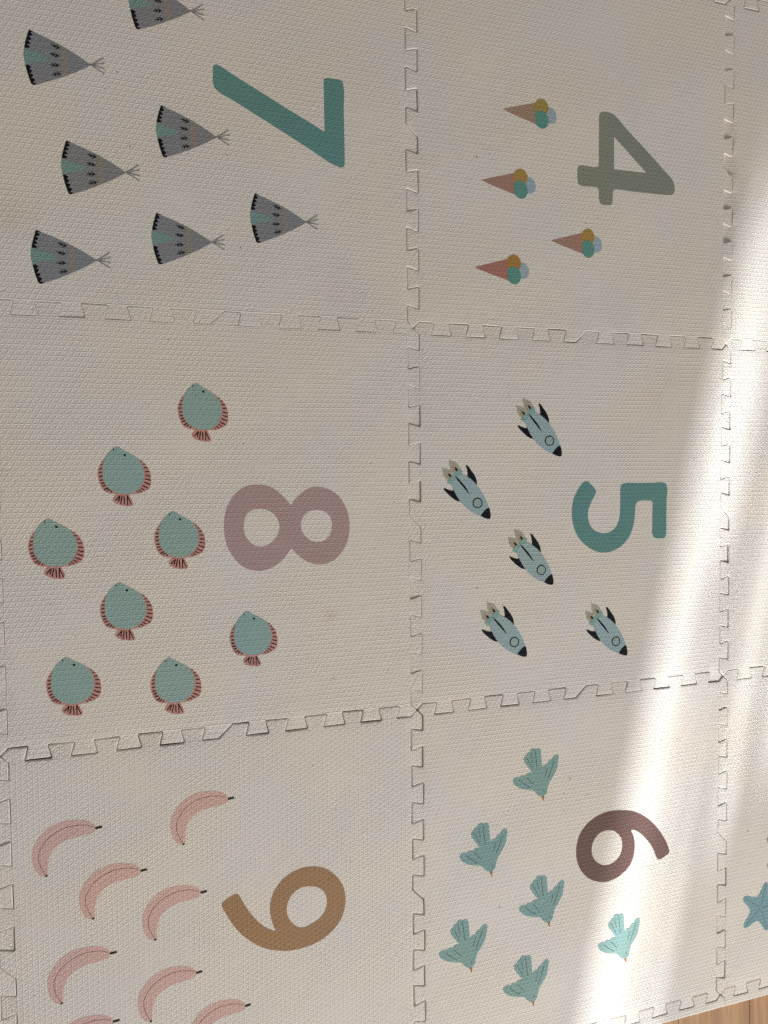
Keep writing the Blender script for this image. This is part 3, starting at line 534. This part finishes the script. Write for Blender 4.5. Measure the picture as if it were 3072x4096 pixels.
# edging strips along the foot of the mat
def make_strip(i, label):
    cx, cy = (i + .5) * T, -2 * T
    pts = seam_pts('H', i, -2)
    top = [(x - cx, y - cy) for x, y in pts]
    xl, xr, yb = -HALF + AMP, HALF + AMP, -.0255
    low = [(xl, yb)] + [(xl + (xr - xl) * k / 60, yb + .00025 * math.sin(k * 2.3) * math.sin(k * .7)) for k in range(1, 60)] + [(xr, yb)]
    right = [(xr, yb + (-CH - yb) * k / 4) for k in range(1, 4)] + [(xr, -CH)]
    left = [(xl, -CH), (xl, -.016)]
    P = low + right + top[::-1] + left
    G = [.0] * len(low) + [.0005] * len(right) + [.00062] * len(top) + [.0005] * len(left)
    A = [''] * len(low) + ['V'] * len(right) + ['H'] * len(top) + ['V'] * len(left)
    tl = Tile(i, -3)
    def height(x, y):
        return -.0002 + .00025 * math.sin(x * 23 + i) - tl.dip(x, y + HALF)
    me = shell('edging_strip', P, G, A, height, (i, -3), uvf=1)
    o = link('edging_strip', me, M['foam'], None, (cx, cy, 0))
    o['label'] = label; o['category'] = 'edging strip'; o['group'] = 'foam edging strips along the foot of the mat'
make_strip(0, 'narrow cream foam edging strip below the number 6 tile')
make_strip(1, 'narrow cream foam edging strip below the starfish tile, by the oak floor')

# ------------------------------------------------------------------ prints
def smooth_loop(P, closed=True, sub=4, corner=48):
    n = len(P); out = []
    V = [Vector(p) for p in P]
    def is_corner(k):
        if not closed and k in (0, n - 1): return True
        a, b = V[k] - V[k - 1], V[(k + 1) % n] - V[k]
        return a.length < 1e-6 or b.length < 1e-6 or a.angle(b) > R(corner)
    cor = [is_corner(k) for k in range(n)]
    for k in range(n if closed else n - 1):
        p1, p2 = V[k], V[(k + 1) % n]
        p0 = V[k - 1] if not cor[k] else p1 * 2 - p2
        p3 = V[(k + 2) % n] if not cor[(k + 1) % n] else p2 * 2 - p1
        l0, l1, l2 = max((p1 - p0).length, 1e-6), max((p2 - p1).length, 1e-6), max((p3 - p2).length, 1e-6)
        # tangents scaled so that unequal point spacing does not overshoot
        m1 = ((p1 - p0) / l0 * l1 + (p2 - p1) / l1 * l0) / (l0 + l1) * l1
        m2 = ((p2 - p1) / l1 * l2 + (p3 - p2) / l2 * l1) / (l1 + l2) * l1
        for q in range(sub):
            t = q / sub
            out.append(tuple(p1 * (2*t**3 - 3*t**2 + 1) + m1 * (t**3 - 2*t**2 + t) + p2 * (-2*t**3 + 3*t**2) + m2 * (t**3 - t**2)))
    if not closed: out.append(tuple(V[-1]))
    return out
def stroke(P, w):
    """a pen stroke with round ends as a closed loop"""
    C = [Vector(p) for p in (smooth_loop(P, False, 3, 40) if len(P) > 3 else P)]
    n = len(C); r = w / 2; Lf, Rt = [], []
    for k in range(n):
        a = C[max(k - 1, 0)]; b = C[min(k + 1, n - 1)]
        d = (b - a).normalized(); nn = Vector((-d.y, d.x))
        m = 1.0
        if 0 < k < n - 1:
            d1 = (C[k] - C[k - 1]).normalized(); m = 1 / max(.5, abs(Vector((-d1.y, d1.x)).dot(nn)))
        Lf.append(C[k] + nn * r * m); Rt.append(C[k] - nn * r * m)
    def cap(c, d):
        a0 = math.atan2(d.y, d.x)
        return [c + Vector((math.cos(a0 + q), math.sin(a0 + q))) * r for q in (-1.05, -.52, 0, .52, 1.05)]
    end = cap(C[-1], (C[-1] - C[-2]).normalized()); start = cap(C[0], (C[0] - C[1]).normalized())
    return [tuple(q) for q in Rt + end + Lf[::-1] + start]

def print_mesh(name, tile, groups, layer):
    """groups: list of loop lists in mm relative to the tile's centre; laid on the tile's surface"""
    V, F, uv = [], [], []
    lift = .00012 + layer * .00007
    for loops in groups:
        lp = [[(x / 1000, y / 1000) for x, y in l] for l in loops]
        v, f = fill(lp, .013, .002)
        st = len(V)
        for x, y in v:
            V.append((x, y, tile.height(x, y) + lift)); uv.append(tile_co(tile.key, x, y))
        for q in f:
            a, b, c = (v[k] for k in q)
            up = (b[0] - a[0]) * (c[1] - a[1]) - (b[1] - a[1]) * (c[0] - a[0]) > 0
            F.append(tuple(st + k for k in (q if up else q[::-1])))
    return finish_mesh(name, V, F, uv, False)

def number(tile, digit):
    me = print_mesh('numeral', tile, [[smooth_loop(l, True, 4, 50) for l in NUM[digit]]], 0)
    link('numeral', me, M['num' + digit], tile.obj)
for t, d in ((T7, '7'), (T4, '4'), (T8, '8'), (T5, '5'), (T9, '9'), (T6, '6')): number(t, d)

def motif(tile, kind, layers, dx, dy):
    def mv(P): return [(x + dx, y + dy) for x, y in P]
    root = None; made = []
    for k, (name, colour, how, data) in enumerate(layers):
        if how == 'poly': sets = [[[smooth_loop(mv(l)) for l in data]]]
        elif how == 'polys': sets = [[[smooth_loop(mv(l))]] for l in data]            # every piece its own part
        else:
            g = [[stroke(mv(p), w * (1.35 if name == 'feather_lines' else 1.0))] for p, w in data]
            sets = [g[q:q + 3] for q in range(0, len(g), 3)] if name == 'arrow_mark' else [g]
        nm = 'printed_' + kind if name == 'body' else name
        for groups in sets:
            o = link(nm, print_mesh(nm, tile, groups, k), M[colour])
            if name == 'body': root = o
            if name in ('fin_strokes', 'dashed_seams', 'feather_lines'): o['kind'] = 'stuff'
            made.append(o)
    root.parent = tile.obj
    for o in made:
        if o is not root: o.parent = root
TK = {'7': T7, '4': T4, '8': T8, '5': T5, '9': T9, '6': T6}
for kind, (d, spots) in INST.items():
    for q, (dx, dy) in enumerate(spots):
        swap = {}
        if kind == 'ice_cream' and q == 0: swap = {'cone': 'cone_tan', 'scoop_mustard': 'mustard_olive'}
        if kind == 'ice_cream' and q == 3: swap = {'cone': 'cone_red', 'scoop_mustard': 'mustard_orange'}
        motif(TK[d], kind, [(n, swap.get(c, c), how, dt) for n, c, how, dt in SHAPE[kind]], dx, dy)

# starfish on the lower right tile
def starfish(cx, cy, a0, r1=49.0, r0=24.5):
    body, seams = [], []
    for k in range(5):
        a = a0 + k * 2 * math.pi / 5; d = (math.cos(a), math.sin(a)); n = (-d[1], d[0])
        for al, sd_ in ((.60, -.200), (.90, -.125), (.985, -.075), (1.0, 0), (.985, .075), (.90, .125), (.60, .200)):
            body.append((cx + r1 * (d[0] * al + n[0] * sd_), cy + r1 * (d[1] * al + n[1] * sd_)))
        b = a + math.pi / 5
        body.append((cx + r0 * math.cos(b), cy + r0 * math.sin(b)))
        for q in range(8):
            s0, s1 = 3.0 + q * 5.4, 3.0 + q * 5.4 + 3.6
            seams.append(([(cx + d[0] * s0, cy + d[1] * s0), (cx + d[0] * s1, cy + d[1] * s1)], .75))
    return [('body', 'star_blue', 'poly', [body]), ('dashed_seams', 'ink', 'lines', seams)]
for cx, cy in ((-208.8, -151.9), (-154.7, -46.4), (-95.0, -196.0)):
    motif(T3, 'starfish', starfish(cx, cy, R(146)), 0, 0)

# ------------------------------------------------------------------ wear: small lifted nicks and crumbs
def nicks(tile, seed, count):
    r = random.Random(seed); bm = bmesh.new(); uv = []
    for _ in range(count):
        x, y = r.uniform(-.285, .285), r.uniform(-.285, .285)
        a = r.uniform(-.6, .6) + (0 if r.random() < .8 else 1.4); ln = r.uniform(.0025, .010); bend = r.uniform(-.5, .5)
        w = r.uniform(.00018, .00036); n = 6; prev = None
        for k in range(n + 1):
            f = k / n; rr = w * math.sin(math.pi * (.08 + .84 * f)); b = a + bend * (f - .5)
            px, py = x + math.cos(b) * ln * (f - .5), y + math.sin(b) * ln * (f - .5)
            z = tile.height(px, py)
            nx, ny = -math.sin(b), math.cos(b)
            ring = [bm.verts.new((px + nx * rr * 1.3, py + ny * rr * 1.3, z - .00005)), bm.verts.new((px, py, z + rr * 1.2)), bm.verts.new((px - nx * rr * 1.3, py - ny * rr * 1.3, z - .00005))]
            if prev:
                for q in range(2): bm.faces.new((prev[q], prev[q + 1], ring[q + 1], ring[q]))
            prev = ring
    bmesh.ops.recalc_face_normals(bm, faces=bm.faces)
    me = bpy.data.meshes.new('lifted_nicks'); bm.to_mesh(me); bm.free()
    at = me.attributes.new('tile_co', 'FLOAT_VECTOR', 'POINT')
    o = link('lifted_nicks', me, M['foam'], tile.obj); o['kind'] = 'stuff'
def crumbs(tile, seed, count):
    r = random.Random(seed); bm = bmesh.new()
    for _ in range(count):
        x, y = r.uniform(-.28, .28), r.uniform(-.28, .28); s = r.uniform(.0005, .0011)
        bmesh.ops.create_icosphere(bm, subdivisions=1, radius=s, matrix=Matrix.Translation((x, y, tile.height(x, y) + s * .3)) @ Euler((0, 0, r.uniform(0, 3))).to_matrix().to_4x4() @ Matrix.Diagonal((r.uniform(.8, 2.0), .7, .5, 1)))
    me = bpy.data.meshes.new('crumbs'); bm.to_mesh(me); bm.free()
    o = link('crumbs', me, M['crumb'], tile.obj); o['kind'] = 'stuff'
for k, t in enumerate((T7, T4, T8, T5, T9, T6, T3, tiles[(1, -1)], tiles[(1, 0)])):
    nicks(t, 40 + k, (34, 22, 38, 24, 10, 20, 16, 14, 14)[k]); crumbs(t, 80 + k, (8, 5, 7, 4, 2, 6, 5, 5, 4)[k])
